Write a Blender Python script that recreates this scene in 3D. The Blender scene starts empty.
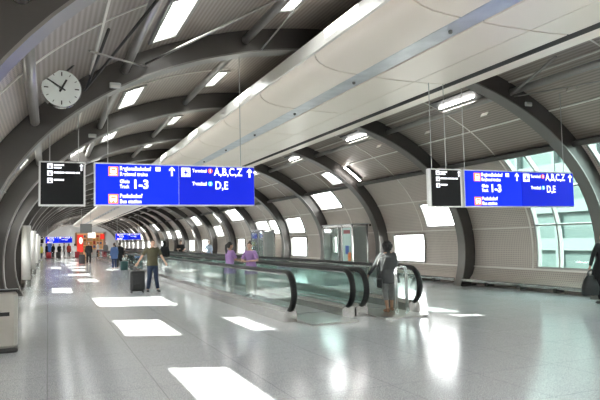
import bpy, bmesh, math, random
from mathutils import Vector, Matrix
random.seed(7)
SC = bpy.context.scene
COL = SC.collection
PI = math.pi
R_ = math.radians

# ------------------------------------------------------------------ materials
MATS = {}
def mat(name, col, rough=.5, metal=0., emit=None, estr=0., noise=0., nscale=8., bump=0., spec=.5, coat=0.):
    m = bpy.data.materials.new(name); m.use_nodes = True
    nt = m.node_tree; b = nt.nodes['Principled BSDF']
    b.inputs['Base Color'].default_value = (*col, 1)
    b.inputs['Roughness'].default_value = rough
    b.inputs['Metallic'].default_value = metal
    b.inputs['Specular IOR Level'].default_value = spec
    b.inputs['Coat Weight'].default_value = coat
    if emit:
        b.inputs['Emission Color'].default_value = (*emit, 1)
        b.inputs['Emission Strength'].default_value = estr
    if noise or bump:
        tc = nt.nodes.new('ShaderNodeTexCoord'); n = nt.nodes.new('ShaderNodeTexNoise')
        n.inputs['Scale'].default_value = nscale; n.inputs['Detail'].default_value = 4
        nt.links.new(tc.outputs['Object'], n.inputs['Vector'])
        if noise:
            r = nt.nodes.new('ShaderNodeValToRGB')
            r.color_ramp.elements[0].position = .3; r.color_ramp.elements[1].position = .7
            r.color_ramp.elements[0].color = (*[c*(1-noise) for c in col], 1)
            r.color_ramp.elements[1].color = (*[min(1, c*(1+noise)) for c in col], 1)
            nt.links.new(n.outputs['Fac'], r.inputs['Fac']); nt.links.new(r.outputs['Color'], b.inputs['Base Color'])
        if bump:
            bp = nt.nodes.new('ShaderNodeBump'); bp.inputs['Strength'].default_value = bump; bp.inputs['Distance'].default_value = .01
            nt.links.new(n.outputs['Fac'], bp.inputs['Height']); nt.links.new(bp.outputs['Normal'], b.inputs['Normal'])
    MATS[name] = m
    return m

mat('rib_steel', (.074, .067, .062), .36, .35, noise=.06, nscale=2)
mat('rib_flange', (.20, .188, .176), .35, .5)
mat('pipe_steel', (.34, .32, .30), .32, .7)
mat('dark_steel', (.05, .048, .045), .4, .4)
mat('seam', (.72, .69, .64), .4, .2)
mat('duct_white', (.86, .77, .68), .34, 0., noise=.02, nscale=.6, spec=.5)
mat('fascia', (.80, .78, .74), .3, .1)
mat('duct_core', (.05, .05, .05), .6)
mat('slot_dark', (.16, .165, .165), .2, .3)
mat('silver', (.62, .645, .67), .38, .75, noise=.12, nscale=3)
mat('stainless', (.40, .39, .375), .24, .9, noise=.06, nscale=4)
mat('bin_steel', (.50, .47, .42), .32, .35, noise=.06, nscale=4)
mat('chrome', (.75, .75, .74), .12, 1.)
mat('rubber', (.008, .008, .008), .45, spec=.3)
mat('belt', (.36, .37, .37), .45, .3, noise=.1, nscale=20)
mat('comb_metal', (.42, .42, .40), .3, .8, noise=.08, nscale=30)
mat('window_frame', (.34, .33, .31), .4, .4)
mat('sign_blue', (.003, .012, .40), .5, emit=(.0, .028, .95), estr=.45, spec=.2)
mat('sign_blue_deep', (.003, .008, .30), .5, emit=(.0, .018, .80), estr=.36, spec=.2)
mat('sign_black', (.010, .010, .011), .5, spec=.2)
mat('sign_edge', (.62, .62, .60), .35, .4)
mat('sign_white', (.9, .9, .92), .5, emit=(.9, .92, 1), estr=.75)
mat('sign_orange', (.85, .22, .07), .5, emit=(1, .22, .06), estr=.7)
mat('sign_red', (.75, .07, .04), .5, emit=(.9, .1, .05), estr=.6)
mat('sign_cyan', (.05, .5, .8), .5, emit=(.05, .5, .9), estr=.6)
mat('cable', (.45, .45, .44), .35, .8)
mat('clock_face', (.78, .82, .79), .4)
mat('clock_black', (.012, .012, .012), .4)
mat('lamp_tube', (1, 1, 1), .4, emit=(1, .97, .93), estr=14)
mat('lamp_body', (.10, .10, .10), .5)
mat('clear_plastic', (.55, .56, .56), .2, .2)
mat('white_paint', (.52, .50, .475), .4, noise=.03, nscale=3)
mat('grey_panel', (.22, .22, .22), .5)
mat('end_wall', (.66, .67, .68), .6, noise=.04, nscale=.4)
mat('door_blue', (.03, .10, .40), .5)
mat('shop_red', (.55, .03, .02), .4, emit=(1, .05, .03), estr=.35)
mat('shop_warm', (.8, .5, .25), .5, emit=(1, .6, .3), estr=.22)
mat('shop_wood', (.42, .20, .08), .5)
mat('shop_white', (.8, .78, .72), .5, emit=(1, .9, .75), estr=.6)
for i, c in enumerate([(.6, .1, .05), (.7, .45, .1), (.75, .65, .4), (.15, .2, .35), (.5, .25, .1)]):
    mat('goods_%d' % i, c, .5)
mat('poster_blue', (.02, .09, .42), .4)
mat('poster_orange', (.85, .25, .06), .4)
mat('poster_red', (.22, .05, .05), .4)
mat('cabin_teal', (.42, .60, .55), .25, .1)
mat('cabin_grey', (.35, .36, .35), .4, .2)
mat('skin', (.55, .34, .25), .5)
mat('skin_tan', (.42, .24, .16), .5)
mat('lips', (.40, .14, .12), .5)
mat('eye_dark', (.02, .015, .012), .2)
mat('hair_dark', (.010, .008, .007), .55, noise=.4, nscale=40, bump=.6)
mat('hair_brown', (.055, .03, .018), .5, noise=.3, nscale=40, bump=.5)
mat('hair_grey', (.20, .16, .12), .6, noise=.3, nscale=40, bump=.5)
mat('cloth_olive', (.075, .066, .036), .85, noise=.15, nscale=30)
mat('cloth_jeans', (.020, .032, .065), .85, noise=.3, nscale=25)
mat('cloth_charcoal', (.050, .052, .054), .9, noise=.15, nscale=40)
mat('cloth_plaid', (.22, .22, .22), .9, noise=.35, nscale=60)
mat('cloth_purple', (.36, .21, .46), .85, noise=.12, nscale=25)
mat('cloth_beige', (.42, .38, .33), .85, noise=.1, nscale=20)
mat('cloth_black', (.010, .010, .011), .8, noise=.2, nscale=20)
mat('cloth_navy', (.015, .025, .07), .85)
mat('cloth_blue', (.10, .17, .36), .85)
mat('cloth_lightblue', (.50, .60, .76), .85)
mat('cloth_red', (.42, .05, .04), .85)
mat('cloth_white', (.72, .70, .68), .85)
mat('cloth_hivis', (.65, .62, .10), .85)
mat('cloth_grey', (.18, .18, .18), .85)
mat('shoe_black', (.012, .011, .011), .45)
mat('shoe_brown', (.22, .10, .05), .5)
mat('case_black', (.014, .014, .015), .42, noise=.2, nscale=30)
mat('case_teal', (.035, .10, .10), .4)
mat('case_red', (.35, .02, .03), .4)
mat('case_dark', (.05, .045, .045), .45)
mat('bag_black', (.012, .012, .013), .38, noise=.2, nscale=14, bump=.4)
mat('facade', (.10, .112, .11), .6, noise=.04, nscale=.5)
mat('facade_glass', (.055, .075, .072), .5, .0, noise=.1, nscale=.35)
mat('ground_out', (.42, .42, .40), .9)

def floor_mat():
    m = bpy.data.materials.new('floor_granite'); m.use_nodes = True
    nt = m.node_tree; b = nt.nodes['Principled BSDF']; L = nt.links.new
    tc = nt.nodes.new('ShaderNodeTexCoord')
    v = nt.nodes.new('ShaderNodeTexVoronoi'); v.inputs['Scale'].default_value = 45
    n = nt.nodes.new('ShaderNodeTexNoise'); n.inputs['Scale'].default_value = 75; n.inputs['Detail'].default_value = 3
    L(tc.outputs['Object'], v.inputs['Vector']); L(tc.outputs['Object'], n.inputs['Vector'])
    r = nt.nodes.new('ShaderNodeValToRGB')
    r.color_ramp.elements[0].position = .36; r.color_ramp.elements[0].color = (.37, .38, .39, 1)
    r.color_ramp.elements[1].position = .62; r.color_ramp.elements[1].color = (.76, .77, .785, 1)
    L(n.outputs['Fac'], r.inputs['Fac'])
    r2 = nt.nodes.new('ShaderNodeValToRGB')
    r2.color_ramp.elements[0].color = (.78, .78, .78, 1); r2.color_ramp.elements[1].color = (1, 1, 1, 1)
    L(v.outputs['Color'], r2.inputs['Fac'])
    mx = nt.nodes.new('ShaderNodeMixRGB'); mx.blend_type = 'MULTIPLY'; mx.inputs[0].default_value = 1
    L(r.outputs['Color'], mx.inputs[1]); L(r2.outputs['Color'], mx.inputs[2])
    br = nt.nodes.new('ShaderNodeTexBrick'); br.offset = .0
    br.inputs['Scale'].default_value = 1.0
    br.inputs['Brick Width'].default_value = 1.2; br.inputs['Row Height'].default_value = 1.2
    br.inputs['Mortar Size'].default_value = .008; br.inputs['Mortar Smooth'].default_value = .2
    br.inputs['Color1'].default_value = (1, 1, 1, 1); br.inputs['Color2'].default_value = (.95, .955, .955, 1)
    br.inputs['Mortar'].default_value = (.74, .74, .74, 1)
    L(tc.outputs['Object'], br.inputs['Vector'])
    m2 = nt.nodes.new('ShaderNodeMixRGB'); m2.blend_type = 'MULTIPLY'; m2.inputs[0].default_value = 1
    L(mx.outputs[0], m2.inputs[1]); L(br.outputs['Color'], m2.inputs[2])
    L(m2.outputs[0], b.inputs['Base Color'])
    n2 = nt.nodes.new('ShaderNodeTexNoise'); n2.inputs['Scale'].default_value = 1.3; n2.inputs['Detail'].default_value = 3
    L(tc.outputs['Object'], n2.inputs['Vector'])
    mr = nt.nodes.new('ShaderNodeMapRange'); mr.inputs['To Min'].default_value = .11; mr.inputs['To Max'].default_value = .19
    L(n2.outputs['Fac'], mr.inputs['Value']); L(mr.outputs['Result'], b.inputs['Roughness'])
    b.inputs['Specular IOR Level'].default_value = .5
    MATS['floor'] = m
floor_mat()

def panel_mat(name, pu, pv, c0, c1):
    # perforated ribbed metal panels: lines along and across the hall, from the mesh's own UVs in metres
    m = bpy.data.materials.new(name); m.use_nodes = True
    nt = m.node_tree; b = nt.nodes['Principled BSDF']; L = nt.links.new
    uv = nt.nodes.new('ShaderNodeUVMap'); uv.uv_map = 'UVMap'
    sp = nt.nodes.new('ShaderNodeSeparateXYZ'); L(uv.outputs['UV'], sp.inputs[0])
    def wave(sock, period):
        a = nt.nodes.new('ShaderNodeMath'); a.operation = 'MULTIPLY'; a.inputs[1].default_value = 2*PI/period; L(sock, a.inputs[0])
        s = nt.nodes.new('ShaderNodeMath'); s.operation = 'SINE'; L(a.outputs[0], s.inputs[0]); return s.outputs[0]
    sv = wave(sp.outputs['Y'], pv); su = wave(sp.outputs['X'], pu) if pu else sv
    mxm = nt.nodes.new('ShaderNodeMath'); mxm.operation = 'MAXIMUM'; L(su, mxm.inputs[0]); L(sv, mxm.inputs[1])
    r = nt.nodes.new('ShaderNodeValToRGB')
    r.color_ramp.elements[0].position = .1; r.color_ramp.elements[0].color = (*c0, 1)
    r.color_ramp.elements[1].position = .9; r.color_ramp.elements[1].color = (*c1, 1)
    mr = nt.nodes.new('ShaderNodeMapRange'); mr.inputs['From Min'].default_value = -1
    L(mxm.outputs[0], mr.inputs['Value']); L(mr.outputs['Result'], r.inputs['Fac'])
    tc = nt.nodes.new('ShaderNodeTexCoord'); n = nt.nodes.new('ShaderNodeTexNoise'); n.inputs['Scale'].default_value = .9
    L(tc.outputs['Object'], n.inputs['Vector'])
    r2 = nt.nodes.new('ShaderNodeValToRGB'); r2.color_ramp.elements[0].color = (.86, .86, .86, 1); r2.color_ramp.elements[1].color = (1.1, 1.1, 1.1, 1)
    L(n.outputs['Fac'], r2.inputs['Fac'])
    mx = nt.nodes.new('ShaderNodeMixRGB'); mx.blend_type = 'MULTIPLY'; mx.inputs[0].default_value = 1
    L(r.outputs['Color'], mx.inputs[1]); L(r2.outputs['Color'], mx.inputs[2]); L(mx.outputs[0], b.inputs['Base Color'])
    b.inputs['Roughness'].default_value = .42; b.inputs['Metallic'].default_value = .15
    MATS[name] = m
panel_mat('panel', .075, .06, (.30, .262, .232), (.56, .492, .435)); panel_mat('ridged', None, .085, (.245, .205, .176), (.36, .305, .264))

def glass_mat(name, tint, gloss_rough=.03, refl=1.0, body=None, bodyfac=0.):
    m = bpy.data.materials.new(name); m.use_nodes = True
    nt = m.node_tree; L = nt.links.new
    for n in list(nt.nodes):
        if n.type != 'OUTPUT_MATERIAL': nt.nodes.remove(n)
    out = [n for n in nt.nodes if n.type == 'OUTPUT_MATERIAL'][0]
    t = nt.nodes.new('ShaderNodeBsdfTransparent'); t.inputs[0].default_value = (*tint, 1)
    g = nt.nodes.new('ShaderNodeBsdfGlossy'); g.inputs['Roughness'].default_value = gloss_rough
    g.inputs['Color'].default_value = (refl, refl, refl, 1)
    lw = nt.nodes.new('ShaderNodeLayerWeight'); lw.inputs['Blend'].default_value = .5
    pw = nt.nodes.new('ShaderNodeMath'); pw.operation = 'POWER'; pw.inputs[1].default_value = 5; L(lw.outputs['Facing'], pw.inputs[0])
    fr = nt.nodes.new('ShaderNodeMapRange'); fr.inputs['To Min'].default_value = .04; fr.inputs['To Max'].default_value = 1.; L(pw.outputs[0], fr.inputs['Value'])
    mx = nt.nodes.new('ShaderNodeMixShader'); L(fr.outputs[0], mx.inputs[0])
    first = t.outputs[0]
    if body:
        d = nt.nodes.new('ShaderNodeBsdfDiffuse'); d.inputs['Color'].default_value = (*body, 1)
        m0 = nt.nodes.new('ShaderNodeMixShader'); m0.inputs[0].default_value = bodyfac
        L(t.outputs[0], m0.inputs[1]); L(d.outputs[0], m0.inputs[2]); first = m0.outputs[0]
    L(first, mx.inputs[1]); L(g.outputs[0], mx.inputs[2]); L(mx.outputs[0], out.inputs['Surface'])
    MATS[name] = m
glass_mat('window_glass', (.93, .96, .95))
glass_mat('balustrade_glass', (.84, .91, .895), body=(.50, .58, .56), bodyfac=.06)
glass_mat('tinted_glass', (.56, .66, .64))
glass_mat('cabin_glass', (.72, .80, .77), body=(.6, .66, .63), bodyfac=.25)

# ------------------------------------------------------------------ mesh helpers
class MB:
    def __init__(s): s.v = []; s.f = []; s.uv = None
    def quad_ring(s, rings, closed=True, cap=True):
        base = len(s.v); n = len(rings[0])
        for r in rings: s.v.extend([tuple(p) for p in r])
        for i in range(len(rings)-1):
            for j in range(n if closed else n-1):
                a = base+i*n+j; b = base+i*n+(j+1) % n
                s.f.append((a, b, b+n, a+n))
        if cap and closed:
            s.f.append(tuple(base+j for j in range(n-1, -1, -1)))
            s.f.append(tuple(base+(len(rings)-1)*n+j for j in range(n)))
        return s
    def box(s, c, d, rz=0., bev=0.):
        x, y, z = [q/2 for q in d]
        if bev:
            b = min(bev, x*.9, y*.9, z*.9)
            def ring(zz, k):
                return [(sx*(x-k)+ox*k2, sy*(y-k)+oy*k2, zz) for sx, sy, ox, oy, k2 in
                        ((1, 1, 0, 0, 0), (-1, 1, 0, 0, 0), (-1, -1, 0, 0, 0), (1, -1, 0, 0, 0))]
            def oct_(zz, ex):
                X, Y = x-ex, y-ex
                return [(X, -Y+b, zz), (X, Y-b, zz), (X-b, Y, zz), (-X+b, Y, zz), (-X, Y-b, zz), (-X, -Y+b, zz), (-X+b, -Y, zz), (X-b, -Y, zz)]
            rings = [oct_(-z, b*.7), oct_(-z+b, 0), oct_(z-b, 0), oct_(z, b*.7)]
        else:
            rings = [[(x, -y, zz), (x, y, zz), (-x, y, zz), (-x, -y, zz)] for zz in (-z, z)]
        cs, sn = math.cos(rz), math.sin(rz)
        rings = [[(c[0]+p[0]*cs-p[1]*sn, c[1]+p[0]*sn+p[1]*cs, c[2]+p[2]) for p in r] for r in rings]
        return s.quad_ring(rings)
    def bar(s, a, b, w, h, up=(0, 0, 1)):
        a, b = Vector(a), Vector(b); d = (b-a).normalized(); u = Vector(up)
        sd = d.cross(u)
        if sd.length < 1e-4: sd = d.cross(Vector((1, 0, 0)))
        sd.normalize(); u = sd.cross(d)
        ring = lambda p: [p+sd*w/2*i+u*h/2*j for i, j in ((1, -1), (1, 1), (-1, 1), (-1, -1))]
        return s.quad_ring([ring(a), ring(b)])
    def tube(s, pts, r, seg=10, ref=None, flat=1., caps=False):
        pts = [Vector(p) for p in pts]; n = len(pts)
        rr = r if isinstance(r, (list, tuple)) else [r]*n
        tang = []
        for i in range(n):
            t = pts[min(i+1, n-1)]-pts[max(i-1, 0)]
            tang.append(t.normalized() if t.length > 1e-9 else Vector((0, 0, 1)))
        ref = Vector(ref) if ref else Vector((.13, .21, .97)) if abs(tang[0].z) < .9 else Vector((1, .1, 0))
        rings = []; ex = []
        for i in range(n):
            x = tang[i].cross(ref)
            if x.length < 1e-5: x = tang[i].cross(Vector((1, .3, .2)))
            x.normalize(); y = x.cross(tang[i]).normalized(); ref = y if n > 2 else ref
            ex.append((x, y))
        def ring(p, x, y, q): return [p+x*math.cos(2*PI*k/seg)*q+y*math.sin(2*PI*k/seg)*q*flat for k in range(seg)]
        if caps:
            x, y = ex[0]
            for a in (80, 55, 28): rings.append(ring(pts[0]-tang[0]*rr[0]*math.sin(R_(a)), x, y, rr[0]*math.cos(R_(a))))
        for i in range(n): rings.append(ring(pts[i], *ex[i], rr[i]))
        if caps:
            x, y = ex[-1]
            for a in (28, 55, 80): rings.append(ring(pts[-1]+tang[-1]*rr[-1]*math.sin(R_(a)), x, y, rr[-1]*math.cos(R_(a))))
        return s.quad_ring(rings)
    def ell(s, c, r, seg=14, rg=9, M=None):
        rings = []
        for i in range(rg):
            a = -PI/2+PI*(i+.5)/rg
            ring = []
            for k in range(seg):
                p = Vector((r[0]*math.cos(a)*math.cos(2*PI*k/seg), r[1]*math.cos(a)*math.sin(2*PI*k/seg), r[2]*math.sin(a)))
                if M: p = M @ p
                ring.append(Vector(c)+p)
            rings.append(ring)
        return s.quad_ring(rings)
    def loft(s, rows, seg=18, power=2.2):
        # rows: (center xyz, rx, ry) horizontal sections
        rings = []
        for c, rx, ry in rows:
            rings.append([(c[0]+rx*math.copysign(abs(math.cos(2*PI*k/seg))**(2/power), math.cos(2*PI*k/seg)),
                           c[1]+ry*math.copysign(abs(math.sin(2*PI*k/seg))**(2/power), math.sin(2*PI*k/seg)), c[2]) for k in range(seg)])
        return s.quad_ring(rings)
    def lathe(s, prof, c=(0, 0, 0), seg=24):
        return s.quad_ring([[(c[0]+r*math.cos(2*PI*k/seg), c[1]+r*math.sin(2*PI*k/seg), c[2]+z) for k in range(seg)] for r, z in prof])
    def disc(s, c, r, depth, seg=40, r2=None):   # axis along y
        r2 = r if r2 is None else r2
        return s.quad_ring([[(c[0]+q*math.cos(2*PI*k/seg), yy, c[2]+q*math.sin(2*PI*k/seg)) for k in range(seg)] for yy, q in ((c[1], r), (c[1]+depth, r2))])
    def prism(s, poly, y0, y1):                   # polygon in x,z extruded along y
        return s.quad_ring([[(x, yy, z) for x, z in poly] for yy in (y0, y1)])
    def prismx(s, poly, x0, x1):                  # polygon in y,z extruded along x
        return s.quad_ring([[(xx, y, z) for y, z in poly] for xx in (x0, x1)])
    def mesh(s, name, recalc=True):
        me = bpy.data.meshes.new(name); me.from_pydata([tuple(p) for p in s.v], [], s.f)
        if recalc:
            b = bmesh.new(); b.from_mesh(me); bmesh.ops.recalc_face_normals(b, faces=b.faces); b.to_mesh(me); b.free()
        return me
    def build(s, name, m, parent=None, smooth=False, loc=None, rot=None, recalc=True):
        me = s.mesh(name, recalc)
        o = bpy.data.objects.new(name, me); COL.objects.link(o)
        if m: me.materials.append(MATS[m] if isinstance(m, str) else m)
        if smooth:
            for p in me.polygons: p.use_smooth = True
            if smooth == 'auto':
                try: me.set_sharp_from_angle(angle=R_(40))
                except Exception: pass
        if parent: o.parent = parent
        if loc: o.location = loc
        if rot: o.rotation_euler = rot
        return o

def tag(o, label, cat, group=None):
    o['label'] = label; o['category'] = cat
    if group: o['group'] = group
    return o
def thing(name, label, cat, loc=(0, 0, 0), rz=0., group=None):
    o = bpy.data.objects.new(name, None); COL.objects.link(o); o.empty_display_size = .2
    o.location = loc; o.rotation_euler = (0, 0, rz)
    return tag(o, label, cat, group)
def struct(o): o['kind'] = 'structure'; return o
def dup(root, loc=None, rz=None, scale=None, label=None):
    def cp(o, par):
        c = o.copy(); COL.objects.link(c); c.parent = par
        for ch in [k for k in bpy.data.objects if k.parent == o]: cp(ch, c)
        return c
    r = cp(root, None)
    if loc is not None: r.location = loc
    if rz is not None: r.rotation_euler = (0, 0, rz)
    if scale: r.scale = (scale,)*3
    if label: r['label'] = label
    return r
ORD = ['first', 'second', 'third', 'fourth', 'fifth', 'sixth', 'seventh', 'eighth', 'ninth', 'tenth', 'eleventh', 'twelfth', 'thirteenth', 'fourteenth', 'fifteenth', 'sixteenth', 'seventeenth', 'eighteenth', 'nineteenth', 'twentieth', 'twenty-first', 'twenty-second', 'twenty-third', 'twenty-fourth']

# ------------------------------------------------------------------ hall shell
CX, ZC, A0, B0, NP = 5.9, 1.2, 7.35, 4.75, 2.08
Y0, Y1 = -17.0, 132.0
BAY = 5.55
RIB = [11+BAY*k for k in range(-2, 22)]          # -0.1 ... 127.55
def S(th, d=0.):
    c, s = math.cos(R_(th)), math.sin(R_(th))
    return (CX+(A0-d)*math.copysign(abs(c)**(2/NP), c), ZC+(B0-d)*math.copysign(abs(s)**(2/NP), s))
SUN = Vector((1.2, -.73, -1))
def theta_for_floor(xf):          # left-hand shell angle whose sun ray reaches the floor at x = xf
    lo, hi = 95., 186.
    for _ in range(40):
        m = (lo+hi)/2; X, Z = S(m)
        if X+1.2*Z > xf: lo = m
        else: hi = m
    return (lo+hi)/2
WIN = []                                           # (theta0, theta1, y0, y1, extra mullions)
def near(k, t0, t1, a=.28, b=2.65): WIN.append((t0, t1, 11+BAY*k+a, 11+BAY*k+b, ()))
def far(k, t0, t1, a=2.9, b=5.3): WIN.append((t0, t1, 11+BAY*k+a, 11+BAY*k+b, ()))
r1, r2, r3, r4 = (-6, 6.3), (8.8, 19.8), (22.2, 33.4), (36, 44.6)
WIN.append((-6, 33.2, 11.3, 13.6, (8, 20.5)))      # the big glazing
WIN.append((-6, 33.2, 8.4, 10.7, (8, 20.5)))
near(1, *r2, .7, 2.45); far(1, *r1, 2.7, 4.95)
near(2, *r4, .8, 2.2); far(2, *r3); far(2, *r1, 2.7, 5.2)
far(3, *r2); far(3, *r1)
near(4, *r2, .5, 2.65)
far(4, *r2); far(5, *r3, 1.0, 4.6); far(5, *r1, 3.2, 5.0); near(5, *r1, .3, 2.0)
far(6, *r2); near(6, *r3); far(7, *r1); far(7, *r3); near(8, *r2); far(8, *r1); far(9, *r2); near(9, *r3); far(10, *r2); far(11, *r3); far(11, *r1); near(12, *r2)
for k in range(13, 21):
    (near if k % 2 else far)(k, *r2); (far if k % 2 else near)(k, *r3); far(k, *r1)
for k in range(-5, 21):
    far(k, 120.3, 125.2, 2.95, 4.95)
    far(k, 103.4, 107.4, 2.95, 4.4)
for k in (-4, -3, -2):  # unseen openings behind the camera, added to lighten the near end
    near(k, *r2); far(k, *r3); near(k, 146.6, 157.8); far(k, 160.2, 171.2)
def patch(x0, x1, y0, y1):
    t0, t1 = theta_for_floor(x1), theta_for_floor(x0)
    z = (S(t0)[1]+S(t1)[1])/2
    WIN.append((t0, t1, y0+.73*z, y1+.73*z, ()))
patch(1.38, 2.32, 5.7, 8.1); patch(1.2, 2.36, 11.0, 13.6); patch(1.15, 3.3, 16.3, 19.3)
patch(.05, .95, 22.2, 24.8); patch(1.2, 2.2, 27.6, 30.4); patch(.9, 2.2, 33.2, 35.6); patch(1.3, 2.3, 38.8, 41.5)
patch(.1, 1.0, 44.2, 46.8); patch(1.2, 2.6, 44.2, 46.8); patch(1.2, 2.3, 49.8, 52.4); patch(1.2, 2.6, 55.4, 58); patch(.6, 2.2, 61, 63.5); patch(1.2, 3.0, 66.4, 69)
for k in range(6): patch(6.1, 7.0, 16.9+BAY*k, 19.0+BAY*k)
patch(3.42, 4.02, 10.6, 12.9); patch(3.5, 4.2, 27.3, 29.5); patch(3.3, 4.2, 38.3, 40.5)

def arc_v(t0=-6.5):
    # arclength table
    tab = {}; acc = 0; prev = S(-20); t = -20.
    while t <= 205:
        p = S(t); acc += math.hypot(p[0]-prev[0], p[1]-prev[1]); tab[round(t*10)] = acc; prev = p; t = round(t+.1, 1)
    return tab
ARC = arc_v()
def arc(t): return ARC.get(round(t*10), 0)

def shell(name, ta, tb):
    ths = {ta, tb}; t = math.ceil(ta/1.5)*1.5
    while t < tb:
        ths.add(t); t += 1.5
    ys = {Y0, Y1}
    for r in RIB: ys.add(r); ys.add(r+BAY/2)
    wins = [w for w in WIN if w[1] > ta and w[0] < tb]
    for w in wins:
        ths.add(max(ta, w[0])); ths.add(min(tb, w[1])); ys.add(w[2]); ys.add(w[3])
    ths = sorted(ths); ys = sorted(y for y in ys if Y0 <= y <= Y1)
    tv = [ths[0]]
    for t in ths[1:]:
        if t-tv[-1] > 1e-4: tv.append(t)
    ths = tv
    me = bpy.data.meshes.new(name); vs = []; fs = []; uvs = []
    for y in ys:
        for t in ths:
            X, Z = S(t); vs.append((X, y, Z))
    n = len(ths)
    for i in range(len(ys)-1):
        ym = (ys[i]+ys[i+1])/2
        for j in range(n-1):
            tm = (ths[j]+ths[j+1])/2
            if any(w[0] < tm < w[1] and w[2] < ym < w[3] for w in wins): continue
            fs.append((i*n+j, i*n+j+1, (i+1)*n+j+1, (i+1)*n+j))
            uvs.append(((ys[i], arc(ths[j])), (ys[i], arc(ths[j+1])), (ys[i+1], arc(ths[j+1])), (ys[i+1], arc(ths[j]))))
    me.from_pydata(vs, [], fs)
    uvl = me.uv_layers.new(name='UVMap')
    k = 0
    for q in uvs:
        for c in q: uvl.data[k].uv = c; k += 1
    for p in me.polygons: p.use_smooth = True
    me.materials.append(MATS['ridged' if name == 'ceiling' else 'panel'])
    o = bpy.data.objects.new(name, me); COL.objects.link(o)
    md = o.modifiers.new('thick', 'SOLIDIFY'); md.thickness = .10
    # thickness must grow outward: choose by normal of the first face
    p = me.polygons[0]; c = p.center
    outward = Vector((c.x-CX, 0, c.z-ZC)).dot(p.normal) > 0
    md.offset = 1 if outward else -1
    return struct(o)
shell('wall_right', -6.5, 34.5); shell('ceiling', 34.5, 145.5); shell('wall_left', 145.5, 186.5)

for i, (t0, t1, ya, yb, mul) in enumerate(WIN):
    fr = MB(); N = max(3, int((t1-t0)/2))
    def strip(tA, tB, y_a, y_b, d0=-.10, d1=.035):
        n = max(1, int(abs(tB-tA)/2)); rings = []
        for q in range(n+1):
            t = tA+(tB-tA)*q/n
            a, b = S(t, d0), S(t, d1)
            rings.append([(a[0], y_a, a[1]), (a[0], y_b, a[1]), (b[0], y_b, b[1]), (b[0], y_a, b[1])])
        fr.quad_ring(rings)
    e = .6
    strip(t0, t1, ya, ya+.06); strip(t0, t1, yb-.06, yb)
    strip(t0, t0+e, ya+.06, yb-.06); strip(t1-e, t1, ya+.06, yb-.06)
    for mm in mul: strip(mm-.25, mm+.25, ya+.06, yb-.06)
    if mul: strip(t0+e, t1-e, (ya+yb)/2+.28, (ya+yb)/2+.33)
    fo = struct(fr.build('window_%d' % (i+1), 'window_frame'))
    pn = MB(); rows = []
    for q in range(N+1):
        t = t0+e*.5+(t1-t0-e)*q/N; a = S(t, -.04); b = S(t, -.055)
        rows.append([(a[0], ya+.03, a[1]), (a[0], yb-.03, a[1]), (b[0], yb-.03, b[1]), (b[0], ya+.03, b[1])])
    pn.quad_ring(rows); pn.build('pane', 'tinted_glass' if mul else 'window_glass', fo)

# floor, plinth panels, end walls
f = MB().box((5.9, (Y0+Y1)/2, -.1), (16.4, Y1-Y0, .2)); struct(f.build('floor', 'floor'))
tn = [0]
def trim(mb, m, smooth=False):
    tn[0] += 1; return struct(mb.build('trim_%d' % tn[0], m, smooth=smooth))
def plinth(side):
    X, Z = S(-6.5)
    mir = (lambda x: x) if side == 'right' else (lambda x: 2*CX-x)
    me = bpy.data.meshes.new('plinth'); vs = []; fs = []; uv = []
    prof = [(X, Z), (X-.10, Z-.25), (X-.28, .16), (X-.30, .14), (X-.05, .13), (X-.02, 0.)]
    ys = [Y0]+[r+dd for r in RIB for dd in (0, BAY/2) if Y0 < r+dd < Y1]+[Y1]
    for y in ys:
        for p in prof: vs.append((mir(p[0]), y, p[1]))
    n = len(prof); acc = [0]
    for q in range(1, n): acc.append(acc[-1]+math.hypot(prof[q][0]-prof[q-1][0], prof[q][1]-prof[q-1][1]))
    for i in range(len(ys)-1):
        for j in range(n-1):
            fs.append((i*n+j, i*n+j+1, (i+1)*n+j+1, (i+1)*n+j)); uv += [(ys[i], acc[j]), (ys[i], acc[j+1]), (ys[i+1], acc[j+1]), (ys[i+1], acc[j])]
    me.from_pydata(vs, [], fs); ul = me.uv_layers.new(name='UVMap')
    for k, c in enumerate(uv): ul.data[k].uv = c
    me.materials.append(MATS['panel'])
    o = bpy.data.objects.new('baseboard_'+side, me); COL.objects.link(o); struct(o)
plinth('right'); plinth('left')
struct(MB().box((5.9, Y1+.1, 3.0), (16.4, .2, 7.0)).build('wall_front', 'end_wall'))
struct(MB().box((5.9, Y0-.1, 6.0), (16.4, .2, .8)).build('wall_rear', 'end_wall'))
WN = [len(WIN)]
def rear_fill_glazing(y, z0, z1, nx):
    WN[0] += 1
    fr = MB()
    for q in range(nx+1): fr.box((-1.6+15*q/nx, y, (z0+z1)/2), (.10, .12, z1-z0))
    for z in (z0+.05, (z0+z1)/2, z1-.05): fr.box((5.9, y, z), (15, .10, .08))
    fo = struct(fr.build('window_%d' % WN[0], 'window_frame'))
    MB().box((5.9, y, (z0+z1)/2), (15, .012, z1-z0)).build('pane', 'window_glass', fo)
struct(MB().box((5.9, Y0-.1, 1.7), (16.4, .2, 3.8)).build('wall_back', 'end_wall'))
rear_fill_glazing(Y0-.1, 3.6, 5.6, 8)  # glass invented in the unseen rear wall, lights the near rib faces

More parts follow.
